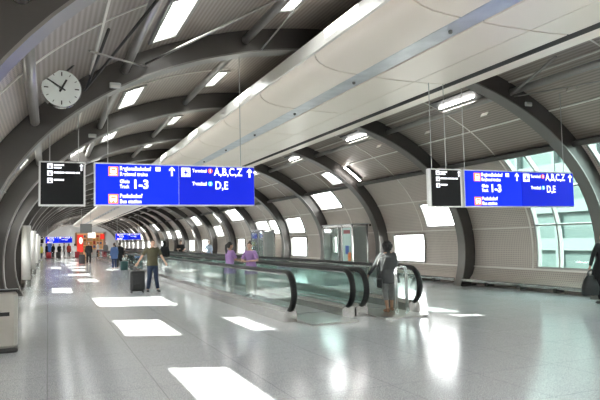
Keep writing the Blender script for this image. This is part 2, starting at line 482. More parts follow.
# seams: thin strips along the hall and arcs at the half bays
def seam_line(t, d=.02, w=.55, m='seam'):
    a, b = S(t-w/2), S(t+w/2); a2, b2 = S(t-w/2, d), S(t+w/2, d)
    trim(MB().prism([a, a2, b2, b], Y0, Y1), m)
WB = [(w[0]-.3, w[1]+.3, w[2], w[3]) for w in WIN]
def seam_segments(t, w=.42, d=.02, m='seam'):
    # a strip along the hall, cut where a window is
    cuts = sorted((y0, y1) for a, b, y0, y1 in WB if a < t < b)
    y = Y0; mb = MB()
    a, b = S(t-w/2), S(t+w/2); a2, b2 = S(t-w/2, d), S(t+w/2, d)
    for c0, c1 in cuts+[(Y1, Y1)]:
        if c0 > y: mb.prism([a, a2, b2, b], y, c0)
        y = max(y, c1)
    trim(mb, m)
for t in (7.4, 21.0, 45.3, 57.5): seam_segments(t)
for t in (-6.4,): seam_segments(t, .6, .035)
for t in (134.7, 159, 172.6): seam_segments(t)
def seam_arc(y, ta, tb, w=.035, d=.018):
    mb = MB(); t = ta; run = []
    def flush():
        if len(run) > 1:
            mb.quad_ring([[(S(q)[0], y-w/2, S(q)[1]), (S(q)[0], y+w/2, S(q)[1]), (S(q, d)[0], y+w/2, S(q, d)[1]), (S(q, d)[0], y-w/2, S(q, d)[1])] for q in run])
        run.clear()
    while t <= tb+1e-6:
        if any(a-.6 < t < b+.6 and y0-.05 < y < y1+.05 for a, b, y0, y1 in WB): flush()
        else: run.append(t)
        t += 1.5
    flush()
    if mb.v: trim(mb, 'seam')
for r in RIB[:-1]:
    seam_arc(r+BAY/2, -6, 75); seam_arc(r+BAY/2, 104, 186)

# purlins and struts between the ribs
def strut(t, d, kind, ya, yb):
    X, Z = S(t, d)
    if kind == 'box':
        n = Vector((X-CX, 0, Z-ZC)).normalized()
        mb = MB().bar((X, ya, Z), (X, yb, Z), .12, .20, up=n); trim(mb, 'rib_steel')
    else:
        mb = MB().tube([(X, ya, Z), (X, yb, Z)], .075, 12); trim(mb, 'pipe_steel', True)
for k, r in enumerate(RIB[:-1]):
    strut(34.4, .13, 'box', r+.16, r+BAY-.16); strut(147.6, .16, 'pipe', r+.16, r+BAY-.16)
    strut(56, .2, 'pipe', r+.16, r+BAY-.16); strut(129.8, .2, 'pipe', r+.16, r+BAY-.16); strut(108.8, .2, 'pipe', r+.16, r+BAY-.16)

# ------------------------------------------------------------------ arch ribs
def rib_things():
    lo, hi = -16.0, 196.0
    W = .15
    t_list = [lo+(hi-lo)*q/70 for q in range(71)]
    web = MB()
    rows = []
    for t in t_list:
        a, b = S(t, .0-.0), S(t, .42)
        a = S(t, .005)
        if a[1] < 0.0: a = (a[0], 0.0)
        if b[1] < 0.0: b = (b[0], 0.0)
        rows.append([(a[0], -W, a[1]), (a[0], W, a[1]), (b[0], W, b[1]), (b[0], -W, b[1])])
    web.quad_ring(rows)
    fl = MB(); rows = []
    for t in t_list:
        a, b = S(t, .418), S(t, .448)
        if a[1] < 0.0: a = (a[0], 0.0)
        if b[1] < 0.0: b = (b[0], 0.0)
        rows.append([(a[0], -W-.035, a[1]), (a[0], W+.035, a[1]), (b[0], W+.035, b[1]), (b[0], -W-.035, b[1])])
    fl.quad_ring(rows)
    names = ['curved dark steel arch rib nearest the camera, sweeping overhead beside it',
             'curved dark steel arch rib crossing the top left corner above the clock',
             'dark steel arch rib behind the clock, from which the large blue sign hangs',
             'dark steel arch rib whose right foot stands on the floor beside the sunlit wall panel',
             'dark steel arch rib whose right foot is behind the woman in the grey jacket',
             'dark steel arch rib just beyond the glass information cabin with posters']
    root = None
    for i, y in enumerate(RIB):
        lab = names[i] if i < len(names) else '%s dark steel arch rib from the camera, far down the hall' % ORD[i]
        if i == 0:
            root = thing('arch_rib', lab, 'arch rib', (0, y, 0), 0, 'arch ribs along the hall')
            web.build('web', 'rib_steel', root, smooth='auto'); fl.build('inner_flange', 'rib_flange', root, smooth='auto'); 
            for sx in (1, -1): MB().box((CX+sx*(S(-10, .25)[0]-CX), 0, .02), (.62, .46, .04)).build('foot_plate', 'dark_steel', root)
        else: dup(root, (0, y, 0), label=lab)
rib_things()

# ------------------------------------------------------------------ suspended duct
def duct():
    t = thing('ventilation_duct', 'long suspended cream ceiling duct with curved belly and silver light strip', 'ceiling duct', (0, 0, 0))
    MB().box((6.15, (Y0+124)/2, 5.07), (2.3, 124-Y0-.2, .40)).build('core', 'duct_core', t)
    A = [(4.50, 5.06), (4.53, 4.97), (4.60, 4.90), (4.72, 4.84), (4.92, 4.79), (5.15, 4.765), (5.365, 4.75)]
    B = [(5.77, 4.73), (6.1, 4.715), (6.63, 4.71)]
    Cc = [(6.65, 4.71), (7.05, 4.715), (7.40, 4.73)]
    def sheet(poly, y0, y1):
        up = [(x+(.035 if q == 0 and poly is A else 0), z+.035) for q, (x, z) in enumerate(poly)]
        return MB().prism(poly+up[::-1], y0, y1)
    y = .45-3.1*2; ia = sheet(A, .02, 3.08); ib = sheet(B, .02, 3.08); ic = sheet(Cc, .02, 3.08)
    pa = ia.build('curved_panel', 'duct_white', t, smooth='auto'); pb = ib.build('flat_panel', 'duct_white', t, smooth='auto'); pc = ic.build('edge_panel', 'duct_white', t, smooth='auto')
    sp = MB().lathe([(.032, 0), (.032, -.03), (.02, -.045), (.0001, -.045)], (5.57, .5, 4.75), 12).build('spotlight', 'lamp_body', t)
    def back(poly): return [(x+(.045 if q == 0 and poly is A else .0), z+.036) for q, (x, z) in enumerate(poly)]
    jm = MB()
    for P_ in (A, B, Cc):
        k_ = back(P_); jm.prism(k_+[(x, z+.012) for x, z in k_[::-1]], -.04, .04)
    js = jm.build('joint_strip', 'duct_core', t)
    first = True; y = .56-15.5
    while y < 121:
        for o in (pa, pb, pc, sp, js):
            q = o if first else o.copy()
            if not first: COL.objects.link(q); q.parent = t
            q.location = (0, y, 0)
        first = False; y += 3.1
    MB().box((5.568, (Y0+124)/2, 4.766), (.385, 124-Y0-.4, .03)).build('light_strip', 'silver', t)
    MB().prism([(4.44, 5.05), (4.50, 5.05), (4.55, 5.36), (4.49, 5.36)], Y0+.2, 124).build('side_fascia', 'fascia', t)
    MB().prism([(7.40, 4.80), (7.53, 4.80), (7.53, 4.705), (7.545, 4.705), (7.545, 4.83), (7.40, 4.83)], Y0+.2, 124).build('slot_channel', 'slot_dark', t)
    MB().prism([(7.548, 4.70), (7.80, 4.68), (7.82, 4.72), (7.60, 4.95), (7.548, 4.95)], Y0+.2, 124).build('edge_fin', 'duct_white', t)
    h = MB()
    for r in RIB[:-1]:
        for x in (4.9, 6.9): h.tube([(x, r, 5.2), (x, r, 5.45)], .02, 8)
    h.build('hanger', 'dark_steel', t)
duct()

# ------------------------------------------------------------------ overhead signs
def txt(body, size, x, z, parent, m='sign_white', sx=.86, bold=.0, y=-.006, name='lettering', align='LEFT', width=None):
    c = bpy.data.curves.new('lettering', 'FONT'); c.body = body; c.size = size; c.extrude = .002; c.space_character = 1.06; c.offset = bold; c.align_x = align
    tmp = bpy.data.objects.new('tmp_text', c); COL.objects.link(tmp)
    dg = bpy.context.evaluated_depsgraph_get(); dg.update()
    me = bpy.data.meshes.new_from_object(tmp.evaluated_get(dg), depsgraph=dg)
    bpy.data.objects.remove(tmp); bpy.data.curves.remove(c)
    me.materials.clear(); me.materials.append(MATS[m])
    o = bpy.data.objects.new(name, me); COL.objects.link(o)
    if width:
        xs = [v.co.x for v in me.vertices]; sx = width/(max(xs)-min(xs))
    o.parent = parent; o.location = (x, y, z); o.rotation_euler = (PI/2, 0, 0); o.scale = (sx, 1, 1)
    return o
def plate(name, m, x, z, w, h, parent, y=-.008, th=.006):
    return MB().box((0, 0, 0), (w, th, h)).build(name, m, parent, loc=(x, y, z))
def arrow(x, z, h, parent, y=-.008):
    w = h*.30
    a = [(-.09*h, -.5*h), (.09*h, -.5*h), (.09*h, .22*h), (w, .02*h), (w, .2*h), (0, .5*h), (-w, .2*h), (-w, .02*h), (-.09*h, .22*h)]
    return MB().prism(a, -.003, .003).build('arrow', 'sign_white', parent, loc=(x, y, z))

def blue_sign(label, loc, rods):
    # origin at the lower left corner of the sign, front face at y = 0
    t = thing('overhead_sign', label, 'sign', loc, 0, 'blue hanging direction signs')
    W1, H = 1.54, .74
    cas = MB(); cas.box((1.45, .07, H/2), (2.92, .12, H+.02)); cas.build('casing', 'sign_edge', t)
    p1 = MB().box((.732, .004, H/2), (1.44, .012, H-.03)).build('sign_panel', 'sign_blue', t)
    p2 = MB().box((2.182, .004, H/2), (1.44, .012, H-.03)).build('sign_panel', 'sign_blue_deep', t)
    # train platform pictogram
    for zz, kind in ((.60, 'train'), (.115, 'bus')):
        plate('pictogram', 'sign_orange', .306, zz, .165, .165, p1)
        if kind == 'train':
            MB().box((0, 0, .012), (.10, .004, .095), bev=.02).build('pictogram', 'sign_white', p1, loc=(.306, -.013, zz))
            plate('pictogram', 'sign_orange', .306, zz+.03, .07, .032, p1, y=-.018, th=.004)
            plate('pictogram', 'sign_white', .306, zz-.062, .12, .012, p1, y=-.013, th=.004)
        else:
            MB().box((0, 0, .01), (.115, .004, .085), bev=.015).build('pictogram', 'sign_white', p1, loc=(.306, -.013, zz))
            plate('pictogram', 'sign_orange', .306, zz+.025, .085, .032, p1, y=-.018, th=.004)
            for sx in (-.035, .035): MB().disc((sx, -.002, 0), .017, .004, 16).build('pictogram', 'sign_white', p1, loc=(.306, -.013, zz-.045))
    for body, size, x, z, wd, bo in (('Regionalbahnhof', .098, .416, .622, .538, .0035), ('Regional trains', .092, .416, .525, .478, .003), ('Gleis', .088, .416, .395, .164, .003), ('Track', .088, .416, .305, .164, .003),
                                     ('1-3', .215, .63, .305, .245, .008), ('Busbahnhof', .098, .416, .135, .386, .0035), ('Bus station', .092, .416, .040, .367, .003)):
        txt(body, size, x, z, p1, bold=bo, width=wd)
    plate('pictogram', 'sign_white', 1.08, .655, .085, .075, p1)
    arrow(1.33, .62, .17, p1)
    # terminal panel
    pic = plate('pictogram', 'sign_white', 1.585, .61, .165, .165, p2)
    pl = [(0, .06), (.012, .04), (.012, .012), (.062, -.018), (.062, -.032), (.012, -.018), (.010, -.045), (.026, -.058), (-.026, -.058), (-.010, -.045), (-.012, -.018), (-.062, -.032), (-.062, -.018), (-.012, .012), (-.012, .04)]
    MB().prism(pl, -.002, .002).build('pictogram', 'sign_blue_deep', p2, loc=(1.585, -.014, .61))
    txt('Terminal', .088, 1.705, .615, p2, bold=.002, width=.268); txt('Terminal', .088, 1.705, .375, p2, bold=.004, width=.268)
    for zz, n, m in ((.645, '1', 'sign_red'), (.405, '2', 'sign_cyan')):
        MB().disc((0, -.003, 0), .045, .006, 24).build('number_disc', m, p2, loc=(2.043, -.006, zz))
        txt(n, .08, 2.043, zz-.028, p2, sx=.9, bold=.003, y=-.012, align='CENTER')
    txt('A,B,C,Z', .205, 2.118, .565, p2, bold=.004, width=.553); txt('D,E', .205, 2.13, .308, p2, bold=.004, width=.244)
    arrow(2.81, .62, .17, p2)
    for x, z in rods:
        MB().tube([(x, .07, H), (x, .07, z-loc[2])], .008, 8).build('suspension_rod', 'cable', t)
    return t
def black_sign(label, loc, rods):
    t = thing('overhead_sign', label, 'sign', loc, 0, 'black hanging service signs')
    W, H = .72, .74
    MB().box((W/2, .07, H/2), (W+.02, .12, H+.02)).build('casing', 'sign_edge', t)
    p = MB().box((W/2, .004, H/2), (W-.04, .012, H-.03)).build('sign_panel', 'sign_black', t)
    for z, ws in ((.665, ((.16, .045), (.12, -.0))), (.545, ((.17, .02), (.16, .02), (.06, .02))), (.42, ((.16, .02),))):
        ic = plate('pictogram', 'sign_white', .165, z, .085, .085, p)
        plate('pictogram', 'sign_black', .165, z+.012, .022, .022, p, y=-.013, th=.004)
        plate('pictogram', 'sign_black', .165, z-.018, .034, .028, p, y=-.013, th=.004)
        x = .225
        if len(ws) == 2:
            for w_, dz in ws: plate('text_line', 'sign_white', x+w_/2, z+(.02 if dz > .01 else -.025), w_, .024, p)
        else:
            for w_, dz in ws: plate('text_line', 'sign_white', x+w_/2, z+.012, w_, .028, p); x += w_+.012
    MB().prism([(-.012, -.06), (.012, -.06), (.012, .02), (.03, .02), (0, .06), (-.03, .02), (-.012, .02)], -.003, .003).build('arrow', 'sign_white', p, loc=(.665, -.008, .655))
    for x, z in rods:
        MB().tube([(x, .07, H), (x, .07, z-loc[2])], .008, 8).build('suspension_rod', 'cable', t)
    return t
def rib_inner(x):
    lo, hi = 0., 180.
    for _ in range(40):
        m = (lo+hi)/2
        if S(m, .45)[0] > x: lo = m
        else: hi = m
    return S(lo, .47)[1]
SL = (.745, 10.93, 2.33)
bs = blue_sign('large blue sign hanging at left over the man with the suitcase', SL, [(.22, rib_inner(.98)), (2.66, rib_inner(3.42))])
ks = black_sign('black service sign hanging just left of the large blue sign, under the clock', (-.14, 10.93, 2.33), [(.16, rib_inner(.02)), (.62, rib_inner(.48))])
SRr = (7.67, 9.73, 2.24)
sr = dup(bs, SRr, label='blue sign in the right half, hanging before the tall glazing'); sk = dup(ks, (6.86, 9.73, 2.24), label='black service sign beside the right blue sign, above the woman in grey')
for root, xs, z in ((sr, (.06, 2.72), (4.66, 4.75)), (sk, (.08, .42), (4.70, 4.70))):
    k = 0
    for ch in [c for c in bpy.data.objects if c.parent == root and c.name.startswith('suspension_rod')]:
        m = MB().tube([(xs[k], .07, .74), (xs[k], .07, z[k]-2.24)], .008, 8); ch.data = m.mesh('rod'); ch.data.materials.append(MATS['cable']); k += 1
FAR = [(bs, (-.25, 68, 1.75), 'small blue sign far off, left of the shop over the travellers'),
       (ks, (-1.05, 68, 1.75), 'small black sign far off, beside the distant blue sign near the white columns'),
       (bs, (6.55, 66, 1.95), 'small blue sign far off, above the pair of travellers with a teal suitcase')]
for src, loc, lab in FAR:
    q = dup(src, loc, scale=.9, label=lab)
    for ch in [c for c in bpy.data.objects if c.parent == q and c.name.startswith('suspension_rod')]:
        x = ch.data.vertices[0].co.x
        m = MB().tube([(x, .07, .74), (x, .07, 3.0)], .012, 8); ch.data = m.mesh('rod'); ch.data.materials.append(MATS['cable'])
t = thing('hanging_panel', 'plain grey panel hanging over the distant shop', 'panel', (3.3, 60, 2.65))
MB().box((0, 0, .42), (1.05, .1, .85)).build('panel', 'grey_panel', t)
MB().tube([(-.4, 0, .85), (-.4, 0, 2.2)], .015, 8).build('suspension_rod', 'cable', t); MB().tube([(.4, 0, .85), (.4, 0, 2.2)], .015, 8).build('suspension_rod', 'cable', t)

# ------------------------------------------------------------------ clock
def clock():
    t = thing('station_clock', 'round white station clock with black hands hanging at upper left', 'clock', (.17, 9.5, 3.98), R_(6))
    Rr = .285
    MB().disc((0, -.05, 0), Rr, .12, 48).build('case', 'chrome', t)
    fc = MB().disc((0, -.058, 0), Rr-.012, .008, 48).build('face', 'clock_face', t)
    mk = MB()
    for k in range(12):
        a = 2*PI*k/12; r0, r1_ = (.185, .245) if k % 3 == 0 else (.21, .245)
        w = .016 if k % 3 == 0 else .009
        d = Vector((math.sin(a), 0, math.cos(a)))
        mk.bar(d*r0+Vector((0, -.061, 0)), d*r1_+Vector((0, -.061, 0)), w, .004, up=(0, 1, 0))
    mk.build('hour_mark', 'clock_black', fc)
    def hand(name, ang, l, w, y):
        a = R_(ang); d = Vector((math.sin(a), 0, math.cos(a)))
        MB().bar(d*-.06+Vector((0, y, 0)), d*l+Vector((0, y, 0)), w, .005, up=(0, 1, 0)).build(name, 'clock_black', t)
    hand('hour_hand', 27, .15, .028, -.068); hand('minute_hand', -59, .235, .02, -.075)
    MB().disc((0, -.08, 0), .02, .02, 16).build('hub', 'clock_black', t)
    MB().tube([(.05, .02, .26), (.16, .1, .38), (.62, 1.1, 1.02)], .014, 8).build('hanger', 'dark_steel', t)
clock()
# bracing rods in front of the left roof
def rod(label, pts, r=.018, m='pipe_steel', group='roof bracing rods'):
    return tag(MB().tube(pts, r, 8).build('bracing_rod', m, smooth=True), label, 'bracing rod', group)
def on(t, y, d=.25): X, Z = S(t, d); return (X, y, Z)
rod('long dark bracing rod running up right from the clock', [on(138, 10.6), on(129.5, 7.0)], .022, 'dark_steel')
rod('light bracing rod above the clock, crossing the long dark one', [on(139.5, 8.0, .30), on(126.5, 10.8, .30)], .016)
rod('short upright twin-looking rod rising behind the clock', [on(135.8, 7.9, .20), on(137, 10.7, .20)], .02, 'dark_steel')
rod('thin pale rod slanting across the bright skylight at upper left', [on(126.5, 10.75), on(108, 8.0)], .022)
rod('thin bracing rod from the skylight strut down to the rib at top centre left', [on(106.8, 8.3), on(106.8, 10.8, .42)], .016)
rod('short bracing rod under the duct edge at upper right', [on(56, 10.8, .3), on(61, 9.0, .15)], .03)
rod('thin rod across the ceiling panels at the top right', [on(55, 10.8, .3), on(47, 6.2, .12)], .014)

# ------------------------------------------------------------------ ceiling fittings
def ceiling_light(label, y0, y1, t0=56.2, t1=58.8):
    a, b = S(t0, .0), S(t1, .0); a2, b2 = S(t0, .05), S(t1, .05)
    t = thing('ceiling_light', label, 'ceiling light', (0, 0, 0), 0, 'ceiling lights beside the duct')
    MB().prism([S(t0-.8), S(t0-.8, .045), S(t1+.8, .045), S(t1+.8)], y0-.18, y1+.18).build('housing', 'lamp_body', t)
    m = S((t0+t1)/2, .075)
    MB().tube([(m[0], y0, m[1]), (m[0], y1, m[1])], .032, 10, caps=True).build('tube', 'lamp_tube', t, smooth=True)
for k, lab in enumerate(['fluorescent ceiling light above the right black sign, beside the duct', 'second fluorescent ceiling light along the duct edge, above the centre', 'third fluorescent ceiling light along the duct edge',
                         'fourth fluorescent ceiling light along the duct edge', 'fifth fluorescent ceiling light along the duct edge, far off', 'sixth fluorescent ceiling light along the duct edge, far off']):
    ceiling_light(lab, 12.1+BAY*k, 13.5+BAY*k)
def glow_sliver(label, y, ta, tb):  # glowing tube on a dark backing, standing in for a sliver of daylight
    t = thing('daylight_sliver', label, 'daylight sliver', (0, 0, 0), 0, 'glowing slivers of daylight beside the ribs')
    n = 8; pts = [(S(ta+(tb-ta)*q/n, .12)[0], y, S(ta+(tb-ta)*q/n, .12)[1]) for q in range(n+1)]
    MB().tube([(S(ta+(tb-ta)*q/n, .075)[0], y, S(ta+(tb-ta)*q/n, .075)[1]) for q in range(n+1)], .06, 8).build('housing', 'lamp_body', t)
    MB().tube(pts, .045, 8, caps=True).build('tube', 'lamp_tube', t, smooth=True)
glow_sliver('narrow curved glowing bar imitating a sliver of daylight on the roof just above the centre arch rib', 21.6, 36.5, 44.8)
for lab, t0, y in [('square ceiling speaker plate above the right blue sign', 50.4, 12.57), ('square ceiling speaker plate near the top right corner', 50.3, 9.69),
                   ('square ceiling speaker plate at the centre of the right roof', 50.2, 18.1), ('square ceiling speaker plate above the right black sign', 50, 15.2)]:
    X, Z = S(t0, .012); n = Vector((CX-X, 0, ZC-Z)).normalized()
    o = thing('ceiling_speaker', lab, 'speaker', (X, y, Z), 0, 'speaker plates in the roof panels')
    ang = math.atan2(n.x, -n.z)
    o.rotation_euler = (0, ang, 0)
    MB().box((0, 0, 0), (.2, .24, .02)).build('plate', 'seam', o)
    MB().lathe([(.04, -.012), (.04, -.022), (.0001, -.022)], (0, 0, 0), 16).build('speaker_cone', 'clock_black', o)
for lab, x, y, z in [('small emergency light on the rib behind the clock', 1.07, 10.77, 4.42), ('small emergency light on the third rib, above the left blue sign', 1.05, 16.32, 4.46), ('small emergency light on the rib at upper right', 10.42, 10.77, 4.72)]:
    o = thing('emergency_light', lab, 'emergency light', (x, y, z), 0, 'emergency lights on the ribs')
    MB().box((0, 0, 0), (.2, .06, .10), bev=.015).build('housing', 'clear_plastic', o)
    MB().box((0, -.035, -.02), (.15, .01, .04)).build('lens', 'white_paint', o)

# ------------------------------------------------------------------ right wall bumper rail
def bumper(side):
    t = thing('bumper_rail', 'low steel bumper rail on dark brackets along the right wall' if side > 0 else 'low steel bumper rail on dark brackets along the left wall', 'rail', (0, 0, 0))
    x = 12.62 if side > 0 else 2*CX-12.62
    for r in RIB[:-1]: MB().box((x, r+BAY/2, .20), (.06, BAY-.42, .10), bev=.015).build('rail', 'stainless', t)
    br = MB().box((0, 0, 0), (.30, .14, .13), bev=.02).build('bracket', 'dark_steel', t)
    y = 8.2; first = True
    while y < 125:
        if all(abs(y-r) > .3 for r in RIB):
            q = br if first else br.copy()
            if not first: COL.objects.link(q); q.parent = t
            q.location = (x+side*.10, y, .13); first = False
        y += 1.3875
bumper(1)

# ------------------------------------------------------------------ moving walkways
def walkway(label, xa, xb):
    t = thing('moving_walkway', label, 'moving walkway', (0, 0, 0), 0, 'moving walkways')
    ys, ye = 11.15, 63.0
    for x in (xa, xb):
        sx = 1 if x == xb else -1
        zc, r = .60, .40
        path = [(x, ys+1.25, zc-r+.0), (x, ys+.55, zc-r)]
        path = []
        for q in range(13):
            a = -PI/2+PI*q/12; path.append((x, ys+r-r*math.cos(a), zc+r*math.sin(a)))
        path = [(x, ys+r+.25, zc-r)]+path+[(x, ye-r, zc+r)]
        for q in range(1, 13):
            a = PI/2-PI*q/12; path.append((x, ye-r+r*math.cos(a), zc+r*math.sin(a)))
        path.append((x, ye-r-.25, zc-r))
        MB().tube(path, .040, 12, ref=(1, 0, 0), flat=1.8).build('handrail', 'rubber', t, smooth=True)
        # rail guide under the handrail
        g = [(p[0], p[1]+(.055 if p[1] < ys+r-.01 else 0), p[2]-(.055 if p[2] > zc+r-.03 else 0)) for p in path[1:14]]+[(x, ye-r, zc+r-.055)]
        MB().tube(g, .022, 8, ref=(1, 0, 0)).build('rail_guide', 'stainless', t, smooth=True)
        # glass balustrade (outline in y,z)
        poly = []
        rr = r-.055
        for q in range(13):
            a = -PI/2+PI*q/12; poly.append((ys+r-rr*math.cos(a), zc+rr*math.sin(a)))
        for q in range(13):
            a = PI/2-PI*q/12; poly.append((ye-r+rr*math.cos(a), zc+rr*math.sin(a)))
        MB().prismx(poly, x-.006, x+.006).build('glass_balustrade', 'balustrade_glass', t)
        # skirting
        MB().prism([(x-.14, 0), (x+.14, 0), (x+.14, .20), (x+.05, .27), (x-.05, .27), (x-.14, .20)], ys+.22, ye-.22).build('skirting', 'stainless', t)
        # joints in the skirting
    MB().box(((xa+xb)/2, (ys+ye)/2+.3, .03), (xb-xa-.29, ye-ys-1.6, .05)).build('pallet_belt', 'belt', t)
    for y in (ys+.3, ye-.3):
        MB().box(((xa+xb)/2, y, .02), (xb-xa-.29, 1.6, .035)).build('comb_plate', 'comb_metal', t)
    return t
walkway('moving walkway nearest the man, its glass side facing the open floor', 4.52, 5.84)
walkway('moving walkway with the woman in grey at its entrance, nearer the right wall', 6.16, 7.48)
MB_ = MB().box((6.0, 37, .10), (.03, 50, .2)); 

# hoop barrier at the walkway entrance
o = thing('hoop_barrier', 'pair of silver tube hoops standing beside the woman in grey', 'barrier', (6.95, 11.0, .039))
for dx, dy in ((-.06, 0), (.12, .22)):
    pts = [(dx-.13, dy, .0), (dx-.13, dy, .9), (dx-.10, dy, .97), (dx-.04, dy, .995), (dx+.04, dy, .995), (dx+.10, dy, .97), (dx+.13, dy, .9), (dx+.13, dy, 0)]
    h = MB().tube(pts, .019, 10, ref=(0, 1, 0)).build('hoop', 'chrome', o, smooth=True)
    for sx in (-.13, .13): MB().lathe([(.045, 0), (.045, .012), (.02, .02)], (dx+sx, dy, 0), 14).build('foot', 'chrome', h)

# ------------------------------------------------------------------ left wall: columns and bin
for i, (y, lab) in enumerate([(26.3, 'white cylindrical column nearest, standing by the left arch feet'), (37.2, 'second white cylindrical column by the left wall'), (48.2, 'third white cylindrical column by the left wall'), (59.3, 'fourth white cylindrical column by the left wall, far off')]):
    if i == 0:
        colm = thing('air_column', lab, 'column', (-.80, y, 0), 0, 'white columns by the left wall')
        MB().lathe([(.17, .28), (.17, 2.40), (.16, 2.43), (.0001, 2.43)], seg=32).build('shaft', 'white_paint', colm, smooth='auto')
        MB().lathe([(.185, 0), (.185, .28), (.17, .29)], seg=32).build('base_sleeve', 'stainless', colm, smooth='auto')
    else: dup(colm, (-.80, y, 0), label=lab)
o = thing('litter_bin', 'stainless steel bin at the lower left edge with a dark slot', 'bin', (-.81, 10.62, 0))
MB().box((0, 0, .50), (.74, .22, .88), bev=.05).build('body', 'bin_steel', o)
MB().box((0, 0, .035), (.76, .24, .07), bev=.02).build('plinth', 'dark_steel', o)
MB().box((0, 0, .965), (.76, .24, .03), bev=.012).build('lid', 'dark_steel', o)
MB().box((.15, -.112, .60), (.22, .012, .06)).build('slot', 'clock_black', o)

# ------------------------------------------------------------------ cabins along the right wall
def cabin(label, y0, y1, posters):
    t = thing('glass_cabin', label, 'cabin', (11.8, y0, 0), 0, 'glazed cabins at the right wall')
    L = y1-y0; H = 2.24
    fr = MB()
    for y in (.03, L*.33, L*.45, L-.03): fr.box((.03, y, H/2), (.06, .06, H))
    for z in (.06, H-.05): fr.box((.03, L/2, z), (.06, L, .1))
    for y in (.03, L-.03):
        fr.box((.9, y, H-.05), (.06, .06, .1)); fr.box((.75, y, H/2), (.06, .06, H))
        fr.box((.4, y, H-.05), (.75, .06, .1))
    fr.build('frame', 'stainless', t)
    MB().box((.4, L/2, H+.01), (.86, L, .04)).build('roof', 'cabin_grey', t)
    MB().box((.03, L*.165, 1.1), (.02, L*.29, 2.0)).build('glass_panel', 'cabin_teal' if posters else 'cabin_glass', t)
    d = MB().box((.06, L*.39, 1.1), (.03, L*.10, 2.0)).build('door', 'cabin_grey', t)
    MB().box((.0, L*.42, 1.05), (.05, .03, .3)).build('door_handle', 'chrome', d)
    g = MB().box((.03, L*.725, 1.1), (.02, L*.52, 2.0)).build('glass_panel', 'cabin_glass', t)
    MB().box((.74, L/2, 1.1), (.03, L-.1, 2.1)).build('back_panel', 'white_paint', t)
    if posters:
        p = MB().box((.01, L*.17, 1.15), (.012, .30, .36)).build('poster', 'poster_blue', t); p['label'] = 'blue poster'
        p = MB().box((.01, L*.10, .86), (.012, .26, .36)).build('poster', 'poster_orange', t); p['label'] = 'orange poster'
        p = MB().box((.01, L*.17, 1.92), (.012, .60, .16)).build('poster', 'poster_red', t); p['label'] = 'dark red notice'
        MB().box((.5, L*.75, .5), (.3, .9, 1.0)).build('machine', 'cabin_grey', t)
cabin('glass cabin with blue and orange posters left of the woman in grey', 22.5, 25.4, True)
cabin('glass cabin far along the right wall, above the women in purple', 33.9, 36.2, False)

# ------------------------------------------------------------------ far end: shop, door, baggage trolley area
def shop():
    t = thing('shop_kiosk', 'brightly lit shop front with red panels and warm shelves at the far end', 'shop', (3.2, 78.2, 0))
    W, H, D = 3.4, 3.0, 3.0
    MB().box((W/2, D, H/2), (W, .1, H)).build('back_wall', 'shop_warm', t)
    MB().box((0, D/2, H/2), (.12, D, H)).build('side_wall', 'shop_wood', t); MB().box((W, D/2, H/2), (.12, D, H)).build('side_wall', 'white_paint', t)
    MB().box((W/2, D/2, H), (W+.1, D, .14)).build('roof', 'white_paint', t)
    p = MB().box((.42, -.04, 1.65), (.7, .06, 2.1)).build('lit_panel', 'shop_red', t); p['label'] = 'red lit panel'
    MB().ell((.5, -.08, 2.0), (.22, .05, .42)).build('lamp', 'shop_white', p)
    MB().box((3.0, -.04, 2.45), (.5, .06, .65)).build('lit_panel', 'shop_red', t)
    MB().box((1.75, -.04, 2.65), (.9, .06, .7)).build('sign_board', 'shop_white', t)
    MB().box((.42, -.04, .3), (.7, .5, .6)).build('counter', 'shop_wood', t)
    MB().box((2.2, .1, .45), (2.2, .5, .9)).build('counter', 'white_paint', t)
    sh = None
    for z in (.6, 1.05, 1.5, 1.95, 2.4): MB().box((W/2, D-.35, z), (W-.3, .5, .04)).build('shelf', 'shop_wood', t)
    return t
shop()
k = 0
for z in (.62, 1.07, 1.52, 1.97, 2.42):
    for q in range(8):
        x = 3.2+.32+q*.385; h = random.uniform(.22, .40); w = random.uniform(.22, .34)
        o = MB().box((0, 0, h/2), (w, .3, h), bev=.02).build('boxed_goods', 'goods_%d' % random.randrange(5), loc=(x, 78.2+2.65, z+.003))
        tag(o, 'boxed goods on the shelves of the distant shop', 'package', 'goods on the shop shelves'); k += 1
d = MB().box((.3, Y1-.03, 1.25), (.9, .06, 2.5)).build('door_1', 'door_blue'); struct(d)
MB().box((.65, Y1-.09, 1.1), (.05, .06, .25)).build('door_handle', 'chrome', d)

# ------------------------------------------------------------------ people
def fuse(mb, name, m, parent, voxel, smooth_it=4):
    me = mb.mesh('tmp')
    o = bpy.data.objects.new('tmp', me); COL.objects.link(o)
    md = o.modifiers.new('r', 'REMESH'); md.mode = 'VOXEL'; md.voxel_size = voxel
    sm = o.modifiers.new('s', 'SMOOTH'); sm.iterations = smooth_it; sm.factor = .5
    dg = bpy.context.evaluated_depsgraph_get(); dg.update()
    me2 = bpy.data.meshes.new_from_object(o.evaluated_get(dg), depsgraph=dg)
    bpy.data.objects.remove(o); bpy.data.meshes.remove(me)
    me2.name = name; me2.materials.clear(); me2.materials.append(MATS[m])
    for p in me2.polygons: p.use_smooth = True
    q = bpy.data.objects.new(name, me2); COL.objects.link(q); q.parent = parent
    return q

